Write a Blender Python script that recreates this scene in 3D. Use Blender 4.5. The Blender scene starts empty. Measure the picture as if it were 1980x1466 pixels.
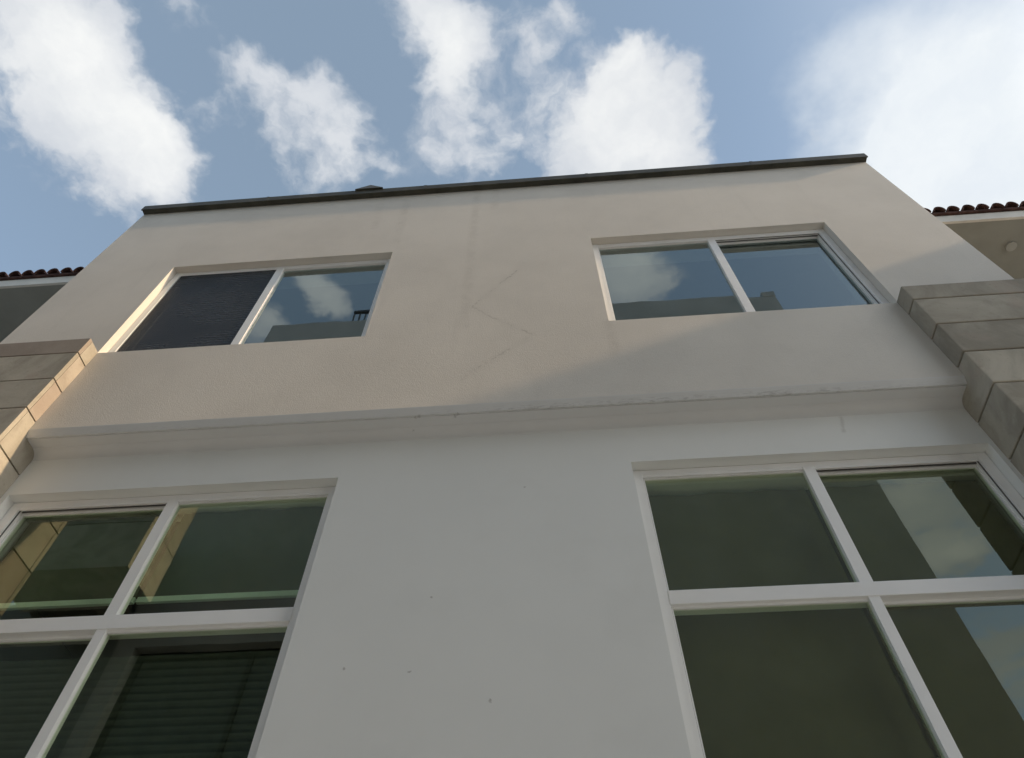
import bpy, bmesh, math, random
from mathutils import Vector, Matrix
random.seed(7)
SC = bpy.context.scene
COL = SC.collection
S = 2.4                      # metres from the camera to the plane of the upper storey
EYE = 1.6                    # height of the camera above the courtyard
def W(x, y, z):              # facade units (camera = origin, upper storey at y = 1) to metres
    return Vector((x * S, y * S, z * S + EYE))
GZ = -EYE / S                # the courtyard floor in facade units

# ---------------------------------------------------------------- camera
cam = bpy.data.cameras.new('camera')
cam.sensor_fit = 'HORIZONTAL'; cam.sensor_width = 36.0
cam.lens = 24.48; cam.shift_x = 0.003; cam.shift_y = -0.001
cam.clip_start = 0.05; cam.clip_end = 2000
co = bpy.data.objects.new('camera', cam); COL.objects.link(co)
yaw, pitch, roll = -8.519e-2, .95585, .010145
cy, sy, cp, sp, cr, sr = math.cos(yaw), math.sin(yaw), math.cos(pitch), math.sin(pitch), math.cos(roll), math.sin(roll)
fw = Vector((sy * cp, cy * cp, sp)); rt = Vector((cy, -sy, 0)); up = rt.cross(fw)
r2 = cr * rt + sr * up; u2 = -sr * rt + cr * up
M = Matrix((r2, u2, -fw)).transposed().to_4x4(); M.translation = Vector((0, 0, EYE))
co.matrix_world = M
SC.camera = co

# ---------------------------------------------------------------- sun and sky
SUN = Vector((1.0, -0.075, 0.45)).normalized()
sun = bpy.data.lights.new('sun', 'SUN'); sun.energy = 2.0; sun.angle = math.radians(1.5); sun.color = (.45, .325, .20)
so = bpy.data.objects.new('sun', sun); COL.objects.link(so)
so.rotation_euler = SUN.to_track_quat('Z', 'Y').to_euler(); so.location = (8, -3, 12)
SC.view_settings.view_transform = 'Standard'; SC.view_settings.look = 'None'
SC.view_settings.exposure = 2.22; SC.view_settings.gamma = 1.0; SC.view_settings.use_curve_mapping = False

# cloud puffs: (u, v, radius, weight); u, v = direction x/z, y/z, the plane of the cloud layer overhead
CLOUD = [(-0.631, 0.088, 0.095, 1), (-0.5602, 0.0994, 0.07, 1), (-0.6396, 0.1496, 0.1007, 1), (-0.6241, 0.2112, 0.0922, 1), (-0.554, 0.2306, 0.0718, 1), (-0.5183, 0.2548, 0.0658, 1), (-0.5986, 0.2934, 0.0684, 0.95), (-0.5205, 0.2917, 0.0528, 0.85), (-0.6228, 0.3428, 0.0381, 0.7), (-0.5573, 0.3277, 0.0351, 0.6), (-0.4395, 0.2148, 0.0154, 0.5), (-0.4199, 0.091, 0.0281, 0.5), (-0.39, 0.1685, 0.0281, 0.55), (-0.3406, 0.1691, 0.0367, 0.7), (-0.2963, 0.1887, 0.0373, 0.85), (-0.2681, 0.2209, 0.0404, 0.9), (-0.2426, 0.2541, 0.0372, 0.95), (-0.2405, 0.1767, 0.024, 0.65), (-0.2403, 0.2977, 0.0461, 1), (-0.2811, 0.3288, 0.0421, 0.9), (-0.2117, 0.3263, 0.0274, 0.75), (-0.3366, 0.247, 0.0501, 0.42), (-0.1229, 0.1119, 0.0466, 1), (-0.1076, 0.146, 0.0526, 1), (-0.098, 0.1779, 0.0495, 1), (-0.0733, 0.1425, 0.035, 0.9), (-0.1395, 0.2006, 0.0406, 0.85), (-0.0877, 0.2078, 0.0407, 0.9), (-0.0402, 0.1855, 0.0199, 0.6), (-0.1201, 0.2389, 0.042, 0.6), (-0.118, 0.2777, 0.047, 0.5), (-0.0656, 0.2674, 0.0322, 0.6), (-0.0582, 0.304, 0.0442, 0.7), (-0.0726, 0.3367, 0.0456, 0.7), (0.0089, 0.1703, 0.026, 0.65), (0.04, 0.1572, 0.0295, 0.75), (0.0544, 0.1284, 0.0249, 0.75), (0.0243, 0.2032, 0.0281, 0.7), (0.0264, 0.2331, 0.031, 0.65), (0.1272, 0.1731, 0.0323, 0.85), (0.114, 0.2068, 0.05, 0.95), (0.1549, 0.1971, 0.0343, 0.9), (0.1425, 0.2486, 0.0636, 1), (0.093, 0.2724, 0.0567, 0.95), (0.078, 0.3143, 0.07, 0.85), (0.1511, 0.3052, 0.0799, 1), (0.1999, 0.2462, 0.0288, 0.8), (0.2047, 0.2913, 0.05, 0.95), (0.2181, 0.3322, 0.0459, 0.95), (0.1299, 0.3481, 0.068, 1), (-0.0052, 0.1297, 0.025, 0.45), (0.4033, 0.3228, 0.0217, 0.7)]
BACK = [(-0.4901, -0.5752, 0.0471, 1), (-0.4443, -0.5386, 0.0256, 0.8), (-0.3624, -0.4876, 0.0263, 0.8), (-0.3493, -0.5214, 0.0269, 0.9), (-0.342, -0.5461, 0.0256, 0.9), (-0.3766, -0.4773, 0.0209, 0.6), (-0.3455, -0.4525, 0.0187, 0.7), (0.124, -0.4874, 0.0466, 0.95), (0.1329, -0.5428, 0.0531, 0.95), (0.1693, -0.5178, 0.0389, 0.75), (0.2076, -0.5484, 0.0265, 0.5), (0.7032, -1.0063, 0.0826, 1), (0.7602, -1.1114, 0.1005, 1), (0.8393, -1.2107, 0.0797, 0.8), (0.8027, -1.2747, 0.069, 0.8), (0.8935, -1.2145, 0.0398, 0.8), (1.0379, -1.5745, 0.1446, 0.85), (1.163, -1.8083, 0.1616, 0.8)]
WISP = [(-0.0849, 0.2766, 0.0577, 0.32), (-0.0383, 0.2451, 0.0384, 0.28), (-0.0145, 0.3147, 0.0556, 0.30), (-0.1302, 0.3135, 0.0448, 0.28), (-0.3357, 0.2577, 0.0687, 0.42), (-0.3849, 0.1986, 0.0413, 0.35), (-0.3209, 0.3181, 0.0495, 0.4), (-0.5245, 0.3461, 0.0474, 0.4), (-0.4539, 0.2206, 0.0282, 0.3), (0.0035, 0.2621, 0.0389, 0.30), (-0.7092, 0.2477, 0.0516, 0.3), (-0.6673, 0.3435, 0.0398, 0.3), (-0.0136, 0.1532, 0.0288, 0.35), (-0.0314, 0.1248, 0.025, 0.35), (0.2095, 0.2012, 0.0329, 0.3), (-0.4156, 0.0984, 0.0346, 0.3)]
VEIL = [(0.4287, 0.2243, 0.0926, 0.5), (0.4248, 0.3115, 0.0644, 0.45), (0.4956, 0.3756, 0.0678, 0.3), (0.5256, 0.3191, 0.0858, 0.5), (0.6344, 0.2025, 0.2102, 0.8), (0.7034, 0.3687, 0.2432, 1), (0.5754, 0.374, 0.1719, 0.8), (0.4834, 0.2284, 0.1123, 0.35), (0.6377, 0.4656, 0.1607, 0.8)]

class NT:
    """small helper for building node trees"""
    def __init__(s, tree): s.t = tree; s.n = tree.nodes; s.l = tree.links
    def node(s, kind, **kw):
        n = s.n.new(kind)
        for k, v in kw.items(): setattr(n, k, v)
        return n
    def put(s, sock, v):
        if isinstance(v, bpy.types.NodeSocket): s.l.new(v, sock)
        elif v is not None: sock.default_value = v
    def math(s, op, a, b=None, c=None, clamp=False):
        n = s.node('ShaderNodeMath', operation=op, use_clamp=clamp)
        s.put(n.inputs[0], a)
        if b is not None: s.put(n.inputs[1], b)
        if c is not None: s.put(n.inputs[2], c)
        return n.outputs[0]
    def vec(s, op, a, b=None, scale=None, out=0):
        n = s.node('ShaderNodeVectorMath', operation=op)
        s.put(n.inputs[0], a)
        if b is not None: s.put(n.inputs[1], b)
        if scale is not None: s.put(n.inputs['Scale'], scale)
        return n.outputs[out]
    def ramp(s, v, a, b, lo=0.0, hi=1.0, smooth=True):
        n = s.node('ShaderNodeMapRange', interpolation_type='SMOOTHSTEP' if smooth else 'LINEAR', clamp=True)
        s.put(n.inputs[0], v); s.put(n.inputs[1], a); s.put(n.inputs[2], b); s.put(n.inputs[3], lo); s.put(n.inputs[4], hi)
        return n.outputs[0]
    def noise(s, vec, scale, detail=4, rough=.55, out='Fac', dist=0.0):
        n = s.node('ShaderNodeTexNoise')
        s.put(n.inputs['Vector'], vec); n.inputs['Scale'].default_value = scale
        n.inputs['Detail'].default_value = detail; n.inputs['Roughness'].default_value = rough
        n.inputs['Distortion'].default_value = dist
        return n.outputs[out]
    def mix(s, f, a, b, kind='RGBA', blend='MIX'):
        n = s.node('ShaderNodeMix', data_type=kind, blend_type=blend) if kind == 'RGBA' else s.node('ShaderNodeMix', data_type=kind)
        i = [x for x in n.inputs if x.enabled]
        s.put(i[0], f)
        for sock, v in ((i[1], a), (i[2], b)):
            if isinstance(v, tuple) and len(v) == 3 and kind == 'RGBA': v = (*v, 1)
            s.put(sock, v)
        return [o for o in n.outputs if o.enabled][0]

world = bpy.data.worlds.new('World'); SC.world = world; world.use_nodes = True
wt = world.node_tree; wt.nodes.clear(); N = NT(wt)
SKY_STRENGTH = 0.053
sky = N.node('ShaderNodeTexSky', sky_type='NISHITA', sun_disc=False)
sky.sun_elevation = math.asin(SUN.z); sky.sun_rotation = math.atan2(SUN.x, SUN.y)
sky.air_density = 1.0; sky.dust_density = 2.0; sky.ozone_density = 1.0; sky.altitude = 1500
tc = N.node('ShaderNodeTexCoord')
sep = N.node('ShaderNodeSeparateXYZ'); N.l.new(tc.outputs['Generated'], sep.inputs[0])
zc = N.math('MAXIMUM', sep.outputs[2], 0.06)
cmb = N.node('ShaderNodeCombineXYZ')
N.put(cmb.inputs[0], N.math('DIVIDE', sep.outputs[0], zc)); N.put(cmb.inputs[1], N.math('DIVIDE', sep.outputs[1], zc))
uv = cmb.outputs[0]
warp = N.vec('SUBTRACT', N.noise(uv, 9, 4, .6, 'Color'), (.5, .5, .5))
uvw = N.vec('ADD', uv, N.vec('SCALE', warp, scale=.085))
warp2 = N.vec('SUBTRACT', N.noise(uv, 34, 3, .6, 'Color'), (.5, .5, .5))
uvw = N.vec('ADD', uvw, N.vec('SCALE', warp2, scale=.022))
def field(puffs, coords, r0=1.9, amp=.62):
    F = None
    for (u, v, r, w) in puffs:
        d = N.vec('DISTANCE', coords, (u, v, 0), out=1)
        g = N.ramp(d, r * r0, 0.0, 0.0, w * amp)
        F = g if F is None else N.math('ADD', F, g)
    return F
F1 = N.math('ADD', field([(u, v, r, w * (.76 if -.41 < u < -.2 else .58 if (-.16 < u < .03 and v > .19) else .95)) for u, v, r, w in CLOUD] + [(u, v, r * 1.1, w * 1.15) for u, v, r, w in WISP], uvw), field(BACK, uvw, 2.1, .9))
# the rest of the sky: scattered clouds of the same kind, kept out of the parts that are described puff by puff
dv = N.vec('DISTANCE', uv, (0.0, 0.25, 0), out=1)
db = N.vec('DISTANCE', uv, (0.15, -0.55, 0), out=1)
away = N.math('MULTIPLY', N.ramp(dv, .68, .95), N.ramp(db, .62, .85))
dirn = tc.outputs['Generated']
big = N.noise(dirn, 2.6, 5, .55)
F2 = N.math('MULTIPLY', N.ramp(big, .50, .66), away)
F = N.math('MAXIMUM', F1, F2)
fine = N.noise(uvw, 24, 9, .60)
low = N.noise(uvw, 8, 3, .55)
fine2 = N.noise(uvw, 6, 5, .6)
dens = N.math('ADD', N.math('MULTIPLY_ADD', N.math('SUBTRACT', low, .5), 2.3, F), N.math('MULTIPLY', N.math('SUBTRACT', fine, .5), 1.15))
alpha = N.ramp(dens, .26, 1.15)
alpha = N.math('MULTIPLY', alpha, N.ramp(F, .05, .40))
core = N.ramp(N.math('ADD', N.math('MINIMUM', F, 1.6), N.math('MULTIPLY', N.math('SUBTRACT', fine2, .5), 2.1)), .45, 2.5)
# high thin veil towards the sun
uvs = N.vec('ADD', uv, N.vec('SCALE', warp, scale=.12))
V = N.math('MINIMUM', field(VEIL, uvs, 1.25, .8), 1.0)
sdot = N.vec('DOT_PRODUCT', dirn, tuple(SUN), out=1)
sunward = N.ramp(sdot, .60, 1.0)
glare = N.ramp(sdot, .80, 1.0)
veil = N.math('MAXIMUM', N.math('MULTIPLY', V, N.ramp(fine2, .15, .8, .75, 1.0)), N.math('MULTIPLY', sunward, .75))
haze_ = N.math('MAXIMUM', N.ramp(sep.outputs[2], .35, .0, 0.0, .6), .27)
skyc = N.vec('SCALE', sky.outputs[0], scale=SKY_STRENGTH)
skyc = N.mix(haze_, skyc, (.124, .150, .147))
veilc = N.mix(glare, (.196, .205, .210), (1.25, 1.18, 1.09))
skyc = N.mix(veil, skyc, veilc)
cloudc = N.mix(core, (.138, .146, .158), (.218, .219, .214))
tot = N.mix(alpha, skyc, cloudc)
bg = N.node('ShaderNodeBackground'); N.put(bg.inputs[0], tot); bg.inputs[1].default_value = 1.0
ow = N.node('ShaderNodeOutputWorld'); N.l.new(bg.outputs[0], ow.inputs[0])

# ---------------------------------------------------------------- materials
def new_mat(name):
    m = bpy.data.materials.new(name); m.use_nodes = True
    m.node_tree.nodes.clear()
    n = NT(m.node_tree)
    out = n.node('ShaderNodeOutputMaterial')
    return m, n, out
def pos(n):
    g = n.node('ShaderNodeNewGeometry'); return g.outputs['Position']
def principled(n, out, color, rough=.6, bump=None, spec=.5, bstr=1.0, bdist=.002, metal=0.0):
    b = n.node('ShaderNodeBsdfPrincipled')
    if isinstance(color, tuple): color = (*color[:3], 1)
    n.put(b.inputs['Base Color'], color); n.put(b.inputs['Roughness'], rough)
    b.inputs['Specular IOR Level'].default_value = spec; b.inputs['Metallic'].default_value = metal
    if bump is not None:
        bp = n.node('ShaderNodeBump'); bp.inputs['Strength'].default_value = bstr; bp.inputs['Distance'].default_value = bdist
        n.put(bp.inputs['Height'], bump); n.l.new(bp.outputs[0], b.inputs['Normal'])
    n.l.new(b.outputs[0], out.inputs[0]); return b
def seg_dist(n, p, a, b):
    """distance from p (node socket) to the segment a-b"""
    a = Vector(a); b = Vector(b); ab = b - a
    pa = n.vec('SUBTRACT', p, tuple(a))
    h = n.math('MULTIPLY', n.vec('DOT_PRODUCT', pa, tuple(ab), out=1), 1.0 / ab.length_squared, clamp=True)
    h.node.use_clamp = True
    return n.vec('LENGTH', n.vec('SUBTRACT', pa, n.vec('SCALE', tuple(ab), scale=h)), out=1)
def flat_w(x, z): p = W(x, 1, z); return Vector((p.x, 0, p.z))

CRACKS = [[(-.059, 2.017), (-.12, 1.925), (-.196, 1.797), (-.139, 1.73), (-.021, 1.62)], [(-.036, 1.603), (-.101, 1.538), (-.192, 1.446), (-.205, 1.424)]]
STREAKS = [((-.612, 2.74), (-.596, 2.45)), ((-.507, 2.74), (-.494, 2.30)), ((-.222, 2.74), (-.215, 1.69)), ((-.143, 2.74), (-.15, 2.55)), ((.19, 1.66), (.19, 1.5))]
def stucco(name, base, cracks, streaks, coarse, rough_amt):
    m, n, out = new_mat(name)
    p = pos(n)
    big = n.noise(p, .9, 5, .6); mid = n.noise(p, 6, 4, .6); grit = n.noise(p, coarse, 3, .6)
    st = n.node('ShaderNodeMapping'); n.put(st.inputs[0], p); st.inputs['Scale'].default_value = (7, 1, .5)
    run = n.noise(st.outputs[0], 1.3, 5, .6)
    c = n.mix(n.ramp(big, .3, .7), tuple(v * .93 for v in base), tuple(v * 1.04 for v in base))
    c = n.mix(n.ramp(mid, .52, .8, 0, .10), c, tuple(v * .72 for v in base))
    c = n.mix(n.ramp(run, .56, .78, 0, .10), c, tuple(v * .62 for v in base))
    c = n.mix(n.ramp(grit, .55, .75, 0, .24), c, tuple(v * .66 for v in base))
    fl = n.vec('MULTIPLY', p, (1, 0, 1))
    flw = n.vec('ADD', fl, n.vec('SCALE', n.vec('SUBTRACT', n.noise(p, 22, 4, .65, 'Color'), (.5, .5, .5)), scale=.055))
    if cracks:
        D = None
        for line in CRACKS:
            for a, b in zip(line[:-1], line[1:]):
                d = seg_dist(n, flw, flat_w(*a), flat_w(*b))
                D = d if D is None else n.math('MINIMUM', D, d)
        cr_ = n.math('MULTIPLY', n.ramp(D, .0075, .001), n.ramp(n.noise(p, 7, 3, .6), .42, .58))
        c = n.mix(n.math('MULTIPLY', cr_, .36), c, (.16, .14, .12))
        crack_rim = n.math('MULTIPLY', n.ramp(D, .05, .0), .10)  # soft darker band along the cracks
        c = n.mix(crack_rim, c, tuple(v * .6 for v in base))
    if streaks:
        D = None
        for a, b in STREAKS:
            d = seg_dist(n, flw, flat_w(*a), flat_w(*b))
            D = d if D is None else n.math('MINIMUM', D, d)
        s_ = n.math('MULTIPLY', n.ramp(D, .06, .005), n.ramp(n.noise(p, 9, 4, .7), .35, .7, .15, 1))
        c = n.mix(n.math('MULTIPLY', s_, .15), c, (.25, .22, .19))
    h = n.math('ADD', n.math('MULTIPLY', grit, 1.0), n.math('MULTIPLY', n.noise(p, coarse * .38, 3, .5), .45))
    principled(n, out, c, .88, h, .25, rough_amt, .0035)
    return m
CREAM = (.685, .655, .60)
M_STUCCO = stucco('rough stucco', CREAM, True, True, 165, .62)
M_SMOOTH = stucco('smooth stucco', CREAM, False, False, 60, .10)

def lower_paint():
    m, n, out = new_mat('smooth painted render')
    p = pos(n)
    big = n.noise(p, .8, 4, .6); mid = n.noise(p, 3, 3, .5)
    c = n.mix(n.ramp(big, .3, .7), (.765, .78, .76), (.80, .815, .795))
    c = n.mix(n.ramp(mid, .55, .75, 0, .08), c, (.5, .5, .47))
    fl = n.vec('MULTIPLY', p, (1, 0, 1))
    flw = n.vec('ADD', fl, n.vec('SCALE', n.vec('SUBTRACT', n.noise(p, 60, 2, .6, 'Color'), (.5, .5, .5)), scale=.02))
    D = None
    for (x, z) in ((-.231, .822), (-.369, .683), (-.255, .672), (-.116, .616), (-.054, 1.10)):
        q = W(x, 1, z)
        d = n.vec('DISTANCE', flw, (q.x, 0, q.z), out=1); D = d if D is None else n.math('MINIMUM', D, d)
    c = n.mix(n.ramp(D, .009, .003, 0, .5), c, (.22, .20, .18))
    q1, q2 = flat_w(.686, 1.275), flat_w(.673, 1.225)
    c = n.mix(n.ramp(seg_dist(n, flw, q1, q2), .016, .0, 0, .3), c, (.35, .33, .3))
    principled(n, out, c, .7, n.noise(p, 40, 3, .5), .3, .12, .002)
    return m
M_LOWER = lower_paint()

def soffit_mat():
    m, n, out = new_mat('painted soffit with grimy drip edge')
    p = pos(n)
    sx = n.node('ShaderNodeSeparateXYZ'); n.put(sx.inputs[0], p)
    gm = n.node('ShaderNodeMapping'); n.put(gm.inputs[0], p); gm.inputs['Scale'].default_value = (.35, 1.6, 1.6)
    g = n.noise(gm.outputs[0], 60, 6, .7); g2 = n.noise(p, 2.2, 3, .6)
    c = n.mix(n.ramp(n.noise(p, 1.2, 4, .6), .3, .7), (.67, .68, .675), (.71, .72, .715))
    # grime gathers along the drip edge, most towards the right half
    yb = (1.010) * S
    e = n.ramp(n.math('ABSOLUTE', n.math('SUBTRACT', sx.outputs[1], yb)), .020, .004)
    side = n.ramp(sx.outputs[0], -1.2, .5, .25, 1.0)
    gr = n.math('MULTIPLY', n.math('MULTIPLY', e, side), n.math('MULTIPLY', n.ramp(g, .46, .62), n.ramp(g2, .35, .6, .3, 1)))
    c = n.mix(n.math('MULTIPLY', gr, .45), c, (.2, .195, .19))
    D = None
    for (x, y) in ((-.301, 1.014), (-.31, 1.016), (-.208, 1.013), (-.215, 1.019), (-.32, 1.055)):
        q = W(x, y, 1.303)
        d = n.vec('DISTANCE', n.vec('ADD', p, n.vec('SCALE', n.vec('SUBTRACT', n.noise(p, 70, 3, .6, 'Color'), (.5, .5, .5)), scale=.03)), tuple(q), out=1)
        D = d if D is None else n.math('MINIMUM', D, d)
    c = n.mix(n.ramp(D, .014, .004, 0, .4), c, (.2, .19, .18))
    principled(n, out, c, .85, g, .25, .2, .002)
    return m
M_SOFFIT = soffit_mat()

def simple(name, color, rough=.6, spec=.5, var=.08, scale=8, bump=.1, metal=0.0):
    m, n, out = new_mat(name)
    p = pos(n)
    a = n.noise(p, scale, 5, .6)
    c = n.mix(n.ramp(a, .3, .7), tuple(v * (1 - var) for v in color), tuple(v * (1 + var) for v in color))
    principled(n, out, c, rough, n.noise(p, scale * 6, 3, .5), spec, bump, .002, metal)
    return m
def stone_mat():
    m, n, out = new_mat('beige quarry stone')
    p = pos(n)
    oi = n.node('ShaderNodeObjectInfo')
    off = n.vec('ADD', p, n.vec('SCALE', (3.1, 7.7, 5.3), scale=oi.outputs['Random']))
    a = n.noise(off, 2.6, 6, .62, dist=.8); b = n.noise(off, 14, 5, .65); pit = n.noise(off, 60, 3, .6)
    c = n.mix(n.ramp(a, .35, .66), (.34, .312, .255), (.48, .445, .37))
    c = n.mix(n.ramp(n.noise(off, 4.2, 4, .6), .55, .72, 0, .35), c, (.46, .36, .30))
    c = n.mix(n.ramp(b, .56, .74, 0, .30), c, (.25, .22, .18))
    c = n.mix(n.ramp(pit, .62, .74, 0, .30), c, (.20, .18, .15))
    c = n.mix(n.ramp(n.math('FRACT', n.math('MULTIPLY', oi.outputs['Random'], 7.31)), .6, 1.0, 0, .6), c, (.36, .285, .24))
    v = n.ramp(oi.outputs['Random'], 0, 1, .80, 1.10, False)
    c = n.vec('SCALE', c, scale=v)
    principled(n, out, c, .85, n.math('ADD', b, n.math('MULTIPLY', pit, .6)), .25, .35, .004)
    return m
M_STONE = stone_mat()
M_JOINT = simple('dark mortar joint', (.10, .09, .07), .95, .1)
M_FRAME = simple('white lacquered aluminium', (.88, .885, .875), .32, .5, .02, 5, .01)
M_GROOVE = simple('dark grey groove strip', (.13, .13, .125), .6, .3)  # dark colour stands in for the shade inside the track grooves
M_COPING = simple('dark olive metal flashing', (.060, .058, .042), .55, .4, .25, 6, .1)
M_TILE = simple('red clay tile', (.080, .043, .036), .88, .2, .35, 16, .3)
M_WING = simple('painted wing wall', (.50, .47, .40), .9, .2, .06, 2, .1)
M_FASCIA = simple('pale eave board', (.62, .60, .55), .8, .3, .06, 4, .1)
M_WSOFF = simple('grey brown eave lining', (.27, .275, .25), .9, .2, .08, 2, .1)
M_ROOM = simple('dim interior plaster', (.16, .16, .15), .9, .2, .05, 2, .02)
M_OPP = simple('pale grey render', (.43, .42, .39), .9, .2, .10, 1.2, .2)
M_PAVE = simple('pale courtyard paving', (.53, .54, .54), .85, .3, .12, 1.5, .2)
M_BLIND = simple('olive roller blind cloth', (.088, .081, .044), .9, .1, .14, 2.0, .05)
M_BLIND_GREEN = simple('moss green roller blind cloth', (.060, .085, .054), .9, .1, .14, 2.0, .05)
M_RAIL = simple('pale green aluminium rail', (.72, .86, .80), .4, .5, .05)
M_SLAT = simple('grey green blind slat', (.11, .13, .125), .5, .4, .1)
M_IRON = simple('black iron', (.03, .03, .03), .5, .5)
M_LAMP = simple('white lamp ring', (.33, .335, .31), .4, .5)

def glass_mat(name, tint, reflect, f0):
    m, n, out = new_mat(name)
    g = n.node('ShaderNodeNewGeometry')
    c = n.math('ABSOLUTE', n.vec('DOT_PRODUCT', g.outputs['Normal'], g.outputs['Incoming'], out=1))
    sch = n.math('MULTIPLY_ADD', n.math('POWER', n.math('SUBTRACT', 1.0, c), 5.0), 1.0 - f0, f0)
    fac = n.math('MULTIPLY', sch, n.math('SUBTRACT', 1.0, g.outputs['Backfacing']))
    p = pos(n)
    bp = n.node('ShaderNodeBump'); bp.inputs['Strength'].default_value = .035; bp.inputs['Distance'].default_value = .01
    n.put(bp.inputs['Height'], n.noise(p, 2.2, 2, .5))
    gl = n.node('ShaderNodeBsdfGlossy'); gl.inputs['Roughness'].default_value = .0
    gl.inputs['Color'].default_value = (*reflect, 1); n.l.new(bp.outputs[0], gl.inputs['Normal'])
    tr = n.node('ShaderNodeBsdfTransparent'); tr.inputs['Color'].default_value = (*tint, 1)
    mx = n.node('ShaderNodeMixShader')
    n.put(mx.inputs[0], fac); n.l.new(tr.outputs[0], mx.inputs[1]); n.l.new(gl.outputs[0], mx.inputs[2])
    n.l.new(mx.outputs[0], out.inputs[0])
    return m
M_GLASS_UP = glass_mat('blue grey tinted glass', (.70, .76, .76), (.86, .96, .94), .235)
M_GLASS_LO = glass_mat('green tinted glass', (.87, .925, .83), (.86, .94, .79), .155)
M_EDGE = simple('green glass edge', (.16, .30, .22), .2, .5, .05)

def mesh_mat():
    m, n, out = new_mat('woven insect mesh')
    p = pos(n)
    mp = n.node('ShaderNodeMapping'); n.put(mp.inputs[0], p); mp.inputs['Scale'].default_value = (1, 1, 1)
    w = n.node('ShaderNodeTexWave', wave_type='BANDS', bands_direction='Z', wave_profile='SIN')
    n.put(w.inputs['Vector'], mp.outputs[0]); w.inputs['Scale'].default_value = 9.5; w.inputs['Distortion'].default_value = 4.0
    w.inputs['Detail'].default_value = 2; w.inputs['Detail Scale'].default_value = 1.6
    sag = n.noise(n.vec('ADD', p, (1.7, 0, 5.3)), 1.5, 3, .55)
    c = n.mix(n.math('MULTIPLY', n.ramp(sag, .30, .62), n.ramp(w.outputs['Fac'], .2, .9, .35, 1.0)), (.022, .027, .034), (.066, .073, .078))
    b = n.node('ShaderNodeBsdfPrincipled'); n.put(b.inputs['Base Color'], c); b.inputs['Roughness'].default_value = .55
    tr = n.node('ShaderNodeBsdfTransparent')
    mx = n.node('ShaderNodeMixShader'); mx.inputs[0].default_value = .72
    n.l.new(tr.outputs[0], mx.inputs[1]); n.l.new(b.outputs[0], mx.inputs[2]); n.l.new(mx.outputs[0], out.inputs[0])
    return m
M_MESH = mesh_mat()

# ---------------------------------------------------------------- builders
def tag(o, label=None, cat=None, group=None, kind=None):
    for k, v in (('label', label), ('category', cat), ('group', group), ('kind', kind)):
        if v: o[k] = v
    return o
ORIGIN = {}
def empty(name, loc, label, cat, group=None):
    o = bpy.data.objects.new(name, None); COL.objects.link(o); o.location = loc; ORIGIN[o] = Vector(loc)
    return tag(o, label, cat, group)
def build(name, bm, mat, parent=None, label=None, smooth=False):
    """link a bmesh given in metres; its origin goes to its middle"""
    vs = [v.co for v in bm.verts]
    c = Vector([(min(v[i] for v in vs) + max(v[i] for v in vs)) / 2 for i in range(3)])
    bmesh.ops.translate(bm, verts=bm.verts, vec=-c)
    bmesh.ops.recalc_face_normals(bm, faces=bm.faces)
    me = bpy.data.meshes.new(name); bm.to_mesh(me); bm.free()
    for mt in (mat if isinstance(mat, (list, tuple)) else [mat]): me.materials.append(mt)
    if smooth:
        for f in me.polygons: f.use_smooth = True
    return place(name, me, c, parent, label)
def place(name, me, c, parent=None, label=None):
    o = bpy.data.objects.new(name, me); COL.objects.link(o); c = Vector(c)
    if parent is not None: o.parent = parent; o.location = c - ORIGIN[parent]
    else: o.location = c
    ORIGIN[o] = c
    if label: o['label'] = label
    return o
def bx(bm, x0, x1, y0, y1, z0, z1, bevel=0.0, mat=0):
    """a box given in facade units, added to bm"""
    a, b = W(x0, y0, z0), W(x1, y1, z1)
    r = bmesh.ops.create_cube(bm, size=1.0)
    for v in r['verts']:
        v.co = Vector([a[i] if v.co[i] < 0 else b[i] for i in range(3)])
    fs = {f for v in r['verts'] for f in v.link_faces}
    for f in fs: f.material_index = mat
    if bevel:
        es = list({e for v in r['verts'] for e in v.link_edges})
        bmesh.ops.bevel(bm, geom=es, offset=bevel, segments=2, affect='EDGES', profile=.6)
    return bm
def box(name, x0, x1, y0, y1, z0, z1, mat, parent=None, bevel=0.0, label=None):
    return build(name, bx(bmesh.new(), x0, x1, y0, y1, z0, z1, bevel), mat, parent, label)
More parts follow.
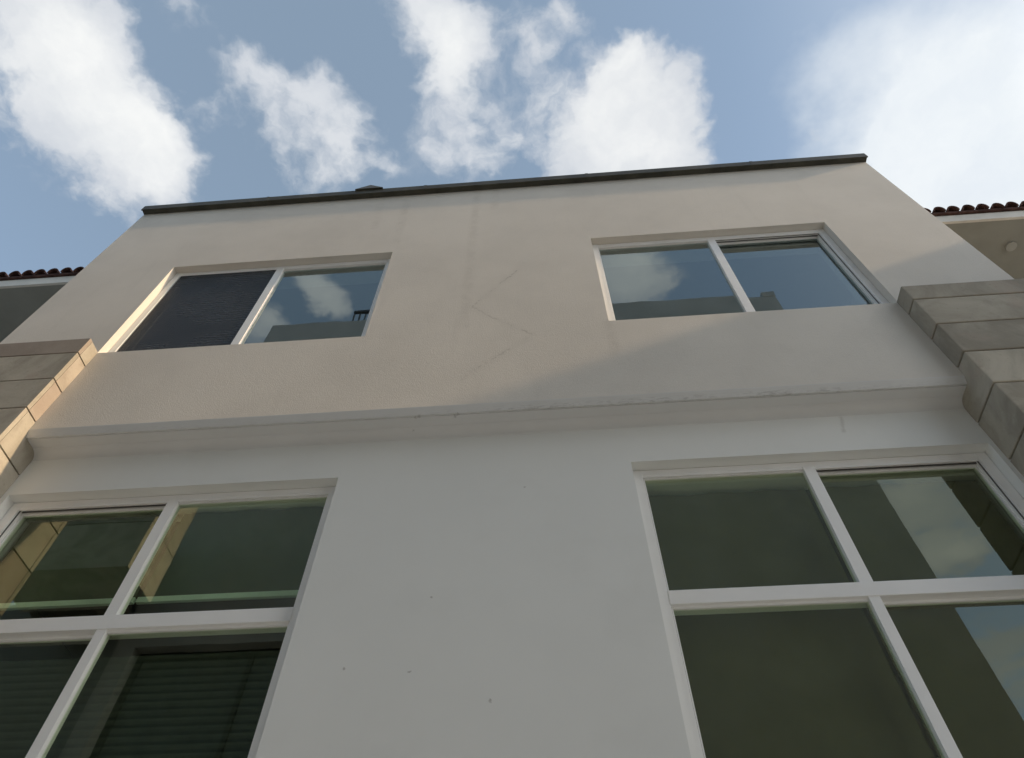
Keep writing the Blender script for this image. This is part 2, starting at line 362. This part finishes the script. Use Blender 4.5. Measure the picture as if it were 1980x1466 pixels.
def slab_with_openings(bm, x0, x1, y0, y1, z0, z1, holes, mat=0):
    """a wall with rectangular openings: front, back, reveals and outer edges as one closed skin"""
    xs = sorted({x0, x1, *[h[0] for h in holes], *[h[1] for h in holes]})
    zs = sorted({z0, z1, *[h[2] for h in holes], *[h[3] for h in holes]})
    cache = {}
    def V(x, y, z):
        k = (x, y, z)
        if k not in cache: cache[k] = bm.verts.new(W(x, y, z))
        return cache[k]
    def solid(i, j):
        if i < 0 or j < 0 or i >= len(xs) - 1 or j >= len(zs) - 1: return False
        cx, cz = (xs[i] + xs[i + 1]) / 2, (zs[j] + zs[j + 1]) / 2
        return not any(h[0] < cx < h[1] and h[2] < cz < h[3] for h in holes)
    for i in range(len(xs) - 1):
        for j in range(len(zs) - 1):
            if not solid(i, j): continue
            a, b, c, d = xs[i], xs[i + 1], zs[j], zs[j + 1]
            fs = [[V(a, y0, c), V(b, y0, c), V(b, y0, d), V(a, y0, d)], [V(a, y1, c), V(a, y1, d), V(b, y1, d), V(b, y1, c)]]
            if not solid(i - 1, j): fs.append([V(a, y0, c), V(a, y0, d), V(a, y1, d), V(a, y1, c)])
            if not solid(i + 1, j): fs.append([V(b, y0, c), V(b, y1, c), V(b, y1, d), V(b, y0, d)])
            if not solid(i, j - 1): fs.append([V(a, y0, c), V(a, y1, c), V(b, y1, c), V(b, y0, c)])
            if not solid(i, j + 1): fs.append([V(a, y0, d), V(b, y0, d), V(b, y1, d), V(a, y1, d)])
            for f in fs: bm.faces.new(f).material_index = mat
    return bm

# ---------------------------------------------------------------- ground
bm = bmesh.new()
bmesh.ops.create_grid(bm, x_segments=2, y_segments=2, size=300)
bmesh.ops.translate(bm, verts=bm.verts, vec=(0, 0, 0))
tag(build('courtyard_paving', bm, M_PAVE), kind='structure')

# ---------------------------------------------------------------- the house
XL, XR = -1.622, 1.327           # corners of the upper storey
PL, PR = -1.272, .969            # inner faces of the stone piers
ZS, ZT = 1.303, 2.762            # soffit, top of the wall
YR = 1.066                       # plane of the recessed lower wall
UPW = [(PL, -.494, 1.667, 2.22), (.19, .973, 1.667, 2.22)]
LOW = [(-1.259, -.478, .06, 1.162), (.184, .958, .06, 1.162)]
house = empty('town_house', W((XL + XR) / 2, 1.0, GZ), 'pale stuccoed town house with recessed lower storey, stone piers and four white framed windows', 'house')

bm = bmesh.new()
slab_with_openings(bm, XL, XR, 1.0, 1.115, ZS + .020, ZT, UPW)
up_wall = build('upper_wall', bm, M_STUCCO, house, 'rough cracked stucco wall of the upper storey')
# soffit slab with the drip edge: a chamfer rising to the wall face
bm = bmesh.new()
prof = [(1.0, ZS + .020), (1.0005, ZS + .018), (1.0095, ZS), (1.0125, ZS), (1.0130, ZS + .0025), (1.0150, ZS + .0025), (1.0155, ZS), (1.30, ZS), (1.30, ZS + .020)]
a = [bm.verts.new(W(XL + .01, y, z)) for y, z in prof]; b = [bm.verts.new(W(XR - .01, y, z)) for y, z in prof]
for i in range(len(prof)):
    k = (i + 1) % len(prof)
    bm.faces.new([a[i], a[k], b[k], b[i]])
bm.faces.new(a); bm.faces.new(b[::-1])
build('soffit', bm, M_SOFFIT, house)
bm = bmesh.new()
rc = .022; na = 10
arc = [(YR - rc + rc * math.sin(t * math.pi / 2 / na) - .0004, ZS - rc + rc * math.cos(t * math.pi / 2 / na) - .0004) for t in range(na + 1)]
ring = [(YR - rc - .0004, ZS + .001)] + arc + [(YR + .001, ZS - rc - .0004), (YR + .001, ZS + .001)]
a = [bm.verts.new(W(PL - .01, y, z)) for y, z in ring]; b = [bm.verts.new(W(PR + .01, y, z)) for y, z in ring]
for i in range(len(ring)):
    k = (i + 1) % len(ring); bm.faces.new([a[i], a[k], b[k], b[i]])
build('cove', bm, M_SOFFIT, house, smooth=False)
for p_ in bpy.data.meshes['cove'].polygons: p_.use_smooth = len(p_.vertices) == 4 and abs(p_.normal.x) < .1
bm = bmesh.new()
slab_with_openings(bm, PL - .02, PR + .02, YR, YR + .115, GZ, ZS + .002, LOW)
build('lower_wall', bm, M_LOWER, house, 'smooth recessed wall of the lower storey')
# body behind the front: side walls, back, floors, roof
bm = bmesh.new()
bx(bm, XL, XL + .06, 1.115, 3.2, GZ, ZT - .002); bx(bm, XR - .06, XR, 1.115, 3.2, GZ, ZT - .002)
bx(bm, XL + .06, XR - .06, 3.12, 3.2, GZ, ZT - .002)
build('side_wall', bm, M_SMOOTH, house)
bm = bmesh.new()
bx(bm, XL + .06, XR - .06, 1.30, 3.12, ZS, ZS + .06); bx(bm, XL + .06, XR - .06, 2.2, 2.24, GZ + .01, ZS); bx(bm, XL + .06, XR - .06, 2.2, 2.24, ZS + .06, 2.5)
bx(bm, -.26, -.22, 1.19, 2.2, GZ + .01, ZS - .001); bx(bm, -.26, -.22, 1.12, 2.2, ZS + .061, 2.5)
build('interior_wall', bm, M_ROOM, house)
box('roof', XL + .06, XR - .06, 1.115, 3.12, 2.5, 2.6, M_WING, house)
# metal coping: a thin folded sheet that sticks out over the wall
bm = bmesh.new()
bx(bm, XL - .002, XR + .003, .978, 1.13, ZT, ZT + .030, .003)
bx(bm, XL - .002, XR + .003, .9755, .9805, ZT - .005, ZT + .034)
for k in range(4):
    xx = XL + .52 + k * .66
    bx(bm, xx, xx + .012, .9745, .9815, ZT - .0065, ZT + .0355)
build('coping', bm, M_COPING, house)
# a little folded cap of flashing standing on the coping
bm = bmesh.new()
q = [W(-.728, .968, ZT + .031), (W(-.612, .968, ZT + .031)), W(-.612, 1.03, ZT + .031), W(-.728, 1.03, ZT + .031)]
vq = [bm.verts.new(v) for v in q]; tp = bm.verts.new(W(-.684, .990, 2.895))
for i in range(4): bm.faces.new([vq[i], vq[(i + 1) % 4], tp])
bm.faces.new(vq[::-1])
build('flashing_cap', bm, M_COPING, house)

# ---- stone piers: courses of quarry stone over a mortar core
STONE = {}
def stone(parent, x0, x1, y0, y1, z0, z1, bevel):
    k = tuple(round(v, 4) for v in (x1 - x0, y1 - y0, z1 - z0, bevel))
    a, b = W(x0, y0, z0), W(x1, y1, z1)
    if k not in STONE:
        o = build('stone', bx(bmesh.new(), x0, x1, y0, y1, z0, z1, bevel), M_STONE, parent)
        STONE[k] = o.data
        return o
    return place('stone', STONE[k], (a + b) / 2, parent)
def pier(side):
    inner = PL if side < 0 else PR
    far = -2.35 if side < 0 else 2.05
    top = 1.671
    lo, hi = min(inner, far), max(inner, far)
    g = .0022
    # front slabs and corner returns
    zs = [1.599, 1.4755, 1.352, 1.2285]
    while zs[-1] > GZ + .13: zs.append(zs[-1] - .1235)
    zs.append(GZ)
    core = box('stone_pier', lo + .012, hi - .012, .962, 1.20, GZ, top - .012, M_JOINT, house)
    edges = [top] + zs
    for k in range(len(edges) - 1):
        z1, z0 = edges[k] - (g if k else 0), edges[k + 1] + g
        L = .52
        cuts = [inner] ; x = inner
        first = L if k % 2 == 0 else L * .78
        step = first
        while abs(x - far) > .001:
            x += side * step
            if (side < 0 and x < far + .12) or (side > 0 and x > far - .12): x = far
            cuts.append(x); step = L
        for i in range(len(cuts) - 1):
            a, b = sorted((cuts[i], cuts[i + 1]))
            a += g if not (side > 0 and i == 0) else 0
            b -= g if not (side < 0 and i == 0) else 0
            if side < 0 and i == 0:
                # mitred corner: thin front slab, then the return stone set behind it
                stone(core, a, b, .952, .9635, z0, z1, .002)
                stone(core, b - .05, b - .0004, .9645, 1.215, z0, z1, .002)
            elif side > 0 and i == 0:
                stone(core, a, b, .952, 1.215, z0, z1, .008)
            else:
                stone(core, a, b, .952, .99, z0, z1, .003)
    return core
pier(-1); pier(1)

# ---- windows
def window(x0, x1, z0, z1, yf, upper, label=None):
    """a white sliding window; yf is the front of its frame"""
    fr_w = .022 if upper else .024
    d = .036
    f = bmesh.new()
    g = .0008
    e = .0012
    bx(f, x0 + e, x0 + fr_w, yf, yf + d, z0 + e, z1 - e, .002); bx(f, x1 - fr_w, x1 - e, yf, yf + d, z0 + e, z1 - e, .002)
    bx(f, x0 + fr_w - .001, x1 - fr_w + .001, yf + .001, yf + d, z1 - .016, z1 - e, .0015)
    bx(f, x0 + fr_w - .001, x1 - fr_w + .001, yf + .001, yf + d, z0 + e, z0 + .020, .0015)
    # track ribs under the head
    bx(f, x0 + fr_w - .001, x1 - fr_w + .001, yf + .002, yf + .005, z1 - .023, z1 - .0158, .0008)
    bx(f, x0 + fr_w - .001, x1 - fr_w + .001, yf + .017, yf + .020, z1 - .023, z1 - .0158, .0008)
    w = build('window', f, M_FRAME, house, label)
    gk = bmesh.new()  # dark strips drawn in as the shaded grooves of the frame
    bx(gk, x0 + fr_w, x1 - fr_w, yf + .0070, yf + .0090, z1 - .0185, z1 - .0162)
    bx(gk, x0 + fr_w, x1 - fr_w, yf + .0138, yf + .0154, z1 - .0200, z1 - .0162)
    for xa, xb in ((x0 + fr_w, x0 + fr_w + .0012), (x1 - fr_w - .0012, x1 - fr_w)):
        bx(gk, xa, xb, yf + .0055, yf + .0085, z0 + .021, z1 - .019)
    build('groove_strip', gk, M_GROOVE, w)
    glass = M_GLASS_UP if upper else M_GLASS_LO
    mid = x0 + (x1 - x0) * (.490 if x0 < 0 else .515)
    if not upper: mid = x0 + (x1 - x0) * (.503 if x0 < 0 else .5)
    sw = .0125                     # half width of the meeting stile
    rows = [(z0 + .018, z1 - .019)]
    if not upper:
        rows = [(z0 + .018, .803), (.832, z1 - .019)]
        t = bmesh.new(); bx(t, x0 + fr_w - .001, x1 - fr_w + .001, yf - .0015, yf + d - .002, .802, .833, .003)
        build('transom', t, M_FRAME, w)
    ms = bmesh.new()
    for k, (a, b) in enumerate(rows):
        h = sw if (upper or k == 1) else sw * .82
        bx(ms, mid - h, mid + h, yf + .0003, yf + .020, a - .003, b + (.0005 if (not upper and k == 0) else .0045), .002)
    build('mullion', ms, M_FRAME, w)
    for (a, b) in rows:
        for s in (0, 1):
            p0, p1 = (x0 + fr_w, mid) if s == 0 else (mid, x1 - fr_w)
            front = (s == 0) == (x0 > 0)
            yy = yf + (.009 if front else .021)
            pn = bmesh.new()
            # slim sash rails round each pane
            r = .006
            bx(pn, p0 - .001, p1 + .001, yy - .003, yy + .006, b - r, b + .003, .0008)
            bx(pn, p0 - .001, p1 + .001, yy - .003, yy + .006, a - .003, a + r, .0008)
            bx(pn, p0 - .001, p0 + r * .6, yy - .003, yy + .006, a + r + .0002, b - r - .0002)
            bx(pn, p1 - r * .6, p1 + .001, yy - .003, yy + .006, a + r + .0002, b - r - .0002)
            build('sash', pn, M_FRAME, w)
            box('pane', p0 + .0005, p1 - .0005, yy + .0005, yy + .0030, a + r - .002, b - r + .002, glass, w)
    return w, mid
wUL, mUL = window(*UPW[0], 1.024, True)
wUR, mUR = window(*UPW[1], 1.024, True)
wLL, mLL = window(*LOW[0], YR + .026, False)
wLR, mLR = window(*LOW[1], YR + .026, False)
# insect mesh over the left half of the upper left window
box('insect_screen', PL + .026, mUL - .013, 1.0262, 1.0272, 1.69, 2.198, M_MESH, wUL)
# roller blinds hang behind the lower panes
def blind(w, x0, x1, y, z0, z1, rail, cloth):
    bm = bmesh.new()
    nx, nz = 14, 8
    for yy in (y, y + .0008):
        g = [[bm.verts.new(W(x0 + (x1 - x0) * i / nx, yy + .0022 * math.sin(i * 1.3 + j * .35), z0 + (z1 - z0) * j / nz)) for i in range(nx + 1)] for j in range(nz + 1)]
        for j in range(nz):
            for i in range(nx): bm.faces.new([g[j][i], g[j][i + 1], g[j + 1][i + 1], g[j + 1][i]])
    build('roller_blind', bm, cloth, w, smooth=True)
    if rail: box('blind_rail', x0 - .002, x1 + .002, y - .004, y + .004, z0 - .012, z0 + .001, M_RAIL, w, .001)
YB = YR + .026 + .052
blind(wLL, -1.236, mLL - .006, YB, .786 * YB + .012, 1.15, True, M_BLIND_GREEN)
blind(wLL, mLL + .004, -.50, YB, .786 * YB + .012, 1.15, True, M_BLIND_GREEN)
blind(wLR, .208, mLR - .004, YB, .07, 1.13, False, M_BLIND)
blind(wLR, mLR + .004, .936, YB, .07, 1.13, False, M_BLIND)
# venetian blind in the lower left panes
bm = bmesh.new(); L0, L1 = -1.235, -.505
tilt = .55
sl = []
hh = .011
def slat_mesh():
    bm = bmesh.new(); n = 4
    top = []
    for i in range(n + 1):
        t = i / n - .5
        y, z = t * 2 * hh * math.cos(tilt), -t * 2 * hh * math.sin(tilt) + .0018 * (1 - 4 * t * t)
        top.append((y, z))
    for dz in (0, -.0006):
        r = [(bm.verts.new(W(L0, 1 + y, z + dz)), bm.verts.new(W(L1, 1 + y, z + dz))) for y, z in top]
        for i in range(n): bm.faces.new([r[i][0], r[i + 1][0], r[i + 1][1], r[i][1]])
    vs = [v.co for v in bm.verts]
    c = sum(vs, Vector()) / len(vs)
    bmesh.ops.translate(bm, verts=bm.verts, vec=-c)
    me = bpy.data.meshes.new('slat'); bm.to_mesh(me); bm.free(); me.materials.append(M_SLAT)
    return me
sm = slat_mesh()
z = .765
while z > .08:
    place('slat', sm, W((L0 + L1) / 2, YB, z), wLL); z -= .0155

# ---------------------------------------------------------------- neighbouring houses with tiled eaves
TILE = []
def tile_mesh():
    bm = bmesh.new(); n = 8; r0, r1, L = .027 * S, .023 * S, .16 * S
    rows = []
    for (y, ra, rb) in ((0, r0, r0 - .012), (L, r1, r1 - .012)):
        o = [bm.verts.new((ra * math.cos(math.pi * i / n), y, ra * 1.05 * math.sin(math.pi * i / n))) for i in range(n + 1)]
        q = [bm.verts.new((rb * math.cos(math.pi * i / n), y, rb * 1.05 * math.sin(math.pi * i / n))) for i in range(n + 1)]
        rows.append((o, q))
    (o0, q0), (o1, q1) = rows
    for i in range(n):
        bm.faces.new([o0[i], o0[i + 1], o1[i + 1], o1[i]]); bm.faces.new([q0[i], q1[i], q1[i + 1], q0[i + 1]])
        bm.faces.new([o0[i], q0[i], q0[i + 1], o0[i + 1]]); bm.faces.new([o1[i], o1[i + 1], q1[i + 1], q1[i]])
    for i in (0, n): bm.faces.new([o0[i], o1[i], q1[i], q0[i]])
    me = bpy.data.meshes.new('roof_tile'); bm.normal_update(); bm.to_mesh(me); bm.free(); me.materials.append(M_TILE)
    for f in me.polygons: f.use_smooth = False
    return me
tm = tile_mesh()
def neighbour(x0, x1, label, group):
    YE, YW = 1.35, 1.76
    ze = 2.913
    h = empty('neighbour_house', W((x0 + x1) / 2, YW, GZ), label, 'house')
    box('wall', x0, x1, YW, 3.2, GZ, ze, M_WING, h)
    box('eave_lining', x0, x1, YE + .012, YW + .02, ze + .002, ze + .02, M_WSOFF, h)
    box('fascia', x0, x1, YE, YE + .012, ze, ze + .062, M_FASCIA, h)
    # sloping roof deck
    sl = .30
    rf = bmesh.new()
    p = [(YE - .012, ze + .064), (YE - .012, ze + .078), (3.0, ze + .078 + sl * (3.0 - YE)), (3.0, ze + .064 + sl * (3.0 - YE)), (YE + .03, ze + .064 + sl * .03)]
    a = [rf.verts.new(W(x0, y, z)) for y, z in p]; b = [rf.verts.new(W(x1, y, z)) for y, z in p]
    for i in range(5):
        k = (i + 1) % 5; rf.faces.new([a[i], a[k], b[k], b[i]])
    rf.faces.new(a); rf.faces.new(b[::-1])
    roof = build('roof', rf, M_TILE, h)
    ang = math.atan(sl)
    n = int((x1 - x0 - .03) / .064)
    for row in range(3):
        for i in range(n):
            x = (x0 + .034 + i * .064) if x0 > 0 else (x1 - .034 - i * .064)
            y = YE - .022 + row * .145
            o = place('roof_tile', tm, W(x + random.uniform(-.003, .003), y, ze + .078 + sl * (y - YE) + .002 + .004 * (row > 0) + random.uniform(-.002, .002)), roof)
            o.rotation_euler = (ang - .02 + random.uniform(-.02, .02), 0, random.uniform(-.03, .03))
    return h
nl = neighbour(-3.3, XL - .004, 'neighbouring house set back on the left, dark tiled eave against the blue sky', None)
nr = neighbour(XR + .004, 2.6, 'neighbouring house set back on the right, red tiled eave against the white cloud', None)
bm = bmesh.new()
bmesh.ops.create_cone(bm, cap_ends=True, segments=20, radius1=.055, radius2=.05, depth=.03)
bmesh.ops.translate(bm, verts=bm.verts, vec=W(2.13, 1.489, 2.913) + Vector((0, 0, -.008)))
build('downlight', bm, M_LAMP, nr)

# unseen block added on the right; its flat roof edge casts shade on the front
rw = empty('shade_block', W(3.4, 0.9, GZ), 'unseen flat roofed block added on the right to shade the house front', 'house')
box('wall', 2.62, 4.4, .30, 1.34, GZ, 2.50, M_WING, rw)
box('roof', 2.55, 4.45, .26, 1.345, 2.501, 2.56, M_OPP, rw)

# ---------------------------------------------------------------- the house across the courtyard (seen in the panes)
op = empty('opposite_house', W(-.15, -.8, GZ), 'tall grey building across the courtyard mirrored in the window panes', 'building')
OX0, OX1, OY, OZ = -2.25, 1.93, -.80, 5.05
bm = bmesh.new()
holes = [(-2.15, -.95, 1.15, 2.09)]
slab_with_openings(bm, OX0, OX1, OY - .12, OY, GZ, OZ, holes)
build('wall', bm, M_OPP, op)
for (a, b, c, d) in holes:
    f = bmesh.new(); t = .03
    bx(f, a, a + t, OY - .10, OY - .06, c, d); bx(f, b - t, b, OY - .10, OY - .06, c, d)
    bx(f, a + t, b - t, OY - .10, OY - .06, d - t, d); bx(f, a + t, b - t, OY - .10, OY - .06, c, c + t)
    bx(f, (a + b) / 2 - .012, (a + b) / 2 + .012, OY - .098, OY - .062, c + t, d - t)
    wf = build('window', f, M_IRON, op)
    box('pane', a + t, b - t, OY - .083, OY - .077, c + t, d - t, M_SLAT, wf)
bm = bmesh.new(); bx(bm, OX0, OX0 + .08, -3.0, OY - .12, GZ, OZ - .01); bx(bm, OX1 - .08, OX1, -3.0, OY - .12, GZ, OZ - .01)
bx(bm, OX0 + .08, OX1 - .08, -3.0, -2.9, GZ, OZ - .01)
build('side_wall', bm, M_OPP, op)
box('roof', OX0 + .08, OX1 - .08, -2.9, OY - .12, OZ - .25, OZ - .15, M_OPP, op)
box('chimney', OX1 - .10, OX1 + .004, OY - .10, OY + .004, OZ - .004, OZ + .065, M_OPP, op)
box('aerial', 1.37, 1.385, OY - .08, OY - .065, OZ, OZ + .12, M_IRON, op)
rl = bmesh.new()
for i in range(9): bx(rl, -1.62 + i * .05, -1.61 + i * .05, OY - .09, OY - .08, OZ, OZ + .27)
bx(rl, -1.625, -1.20, OY - .095, OY - .075, OZ + .27, OZ + .30)
build('railing', rl, M_IRON, op)
box('annexe', -5.2, OX0 - .004, -2.6, OY - .02, GZ, 2.42, M_WSOFF, op)
# boxed stone bay that catches the sun
bay = box('bay', -2.62, -2.28, OY + .002, -.23, 2.14, 2.765, M_JOINT, op)
for (a, b) in ((2.12, 2.40), (2.404, 2.78)):
    stone(bay, -2.63, -1.97, -.50, -.20, a, b, .006)

SC.render.engine = 'CYCLES'
SC.cycles.max_bounces = 10; SC.cycles.diffuse_bounces = 5; SC.cycles.glossy_bounces = 5
SC.cycles.transparent_max_bounces = 16; SC.cycles.sample_clamp_indirect = 6
SC.cycles.use_denoising = True
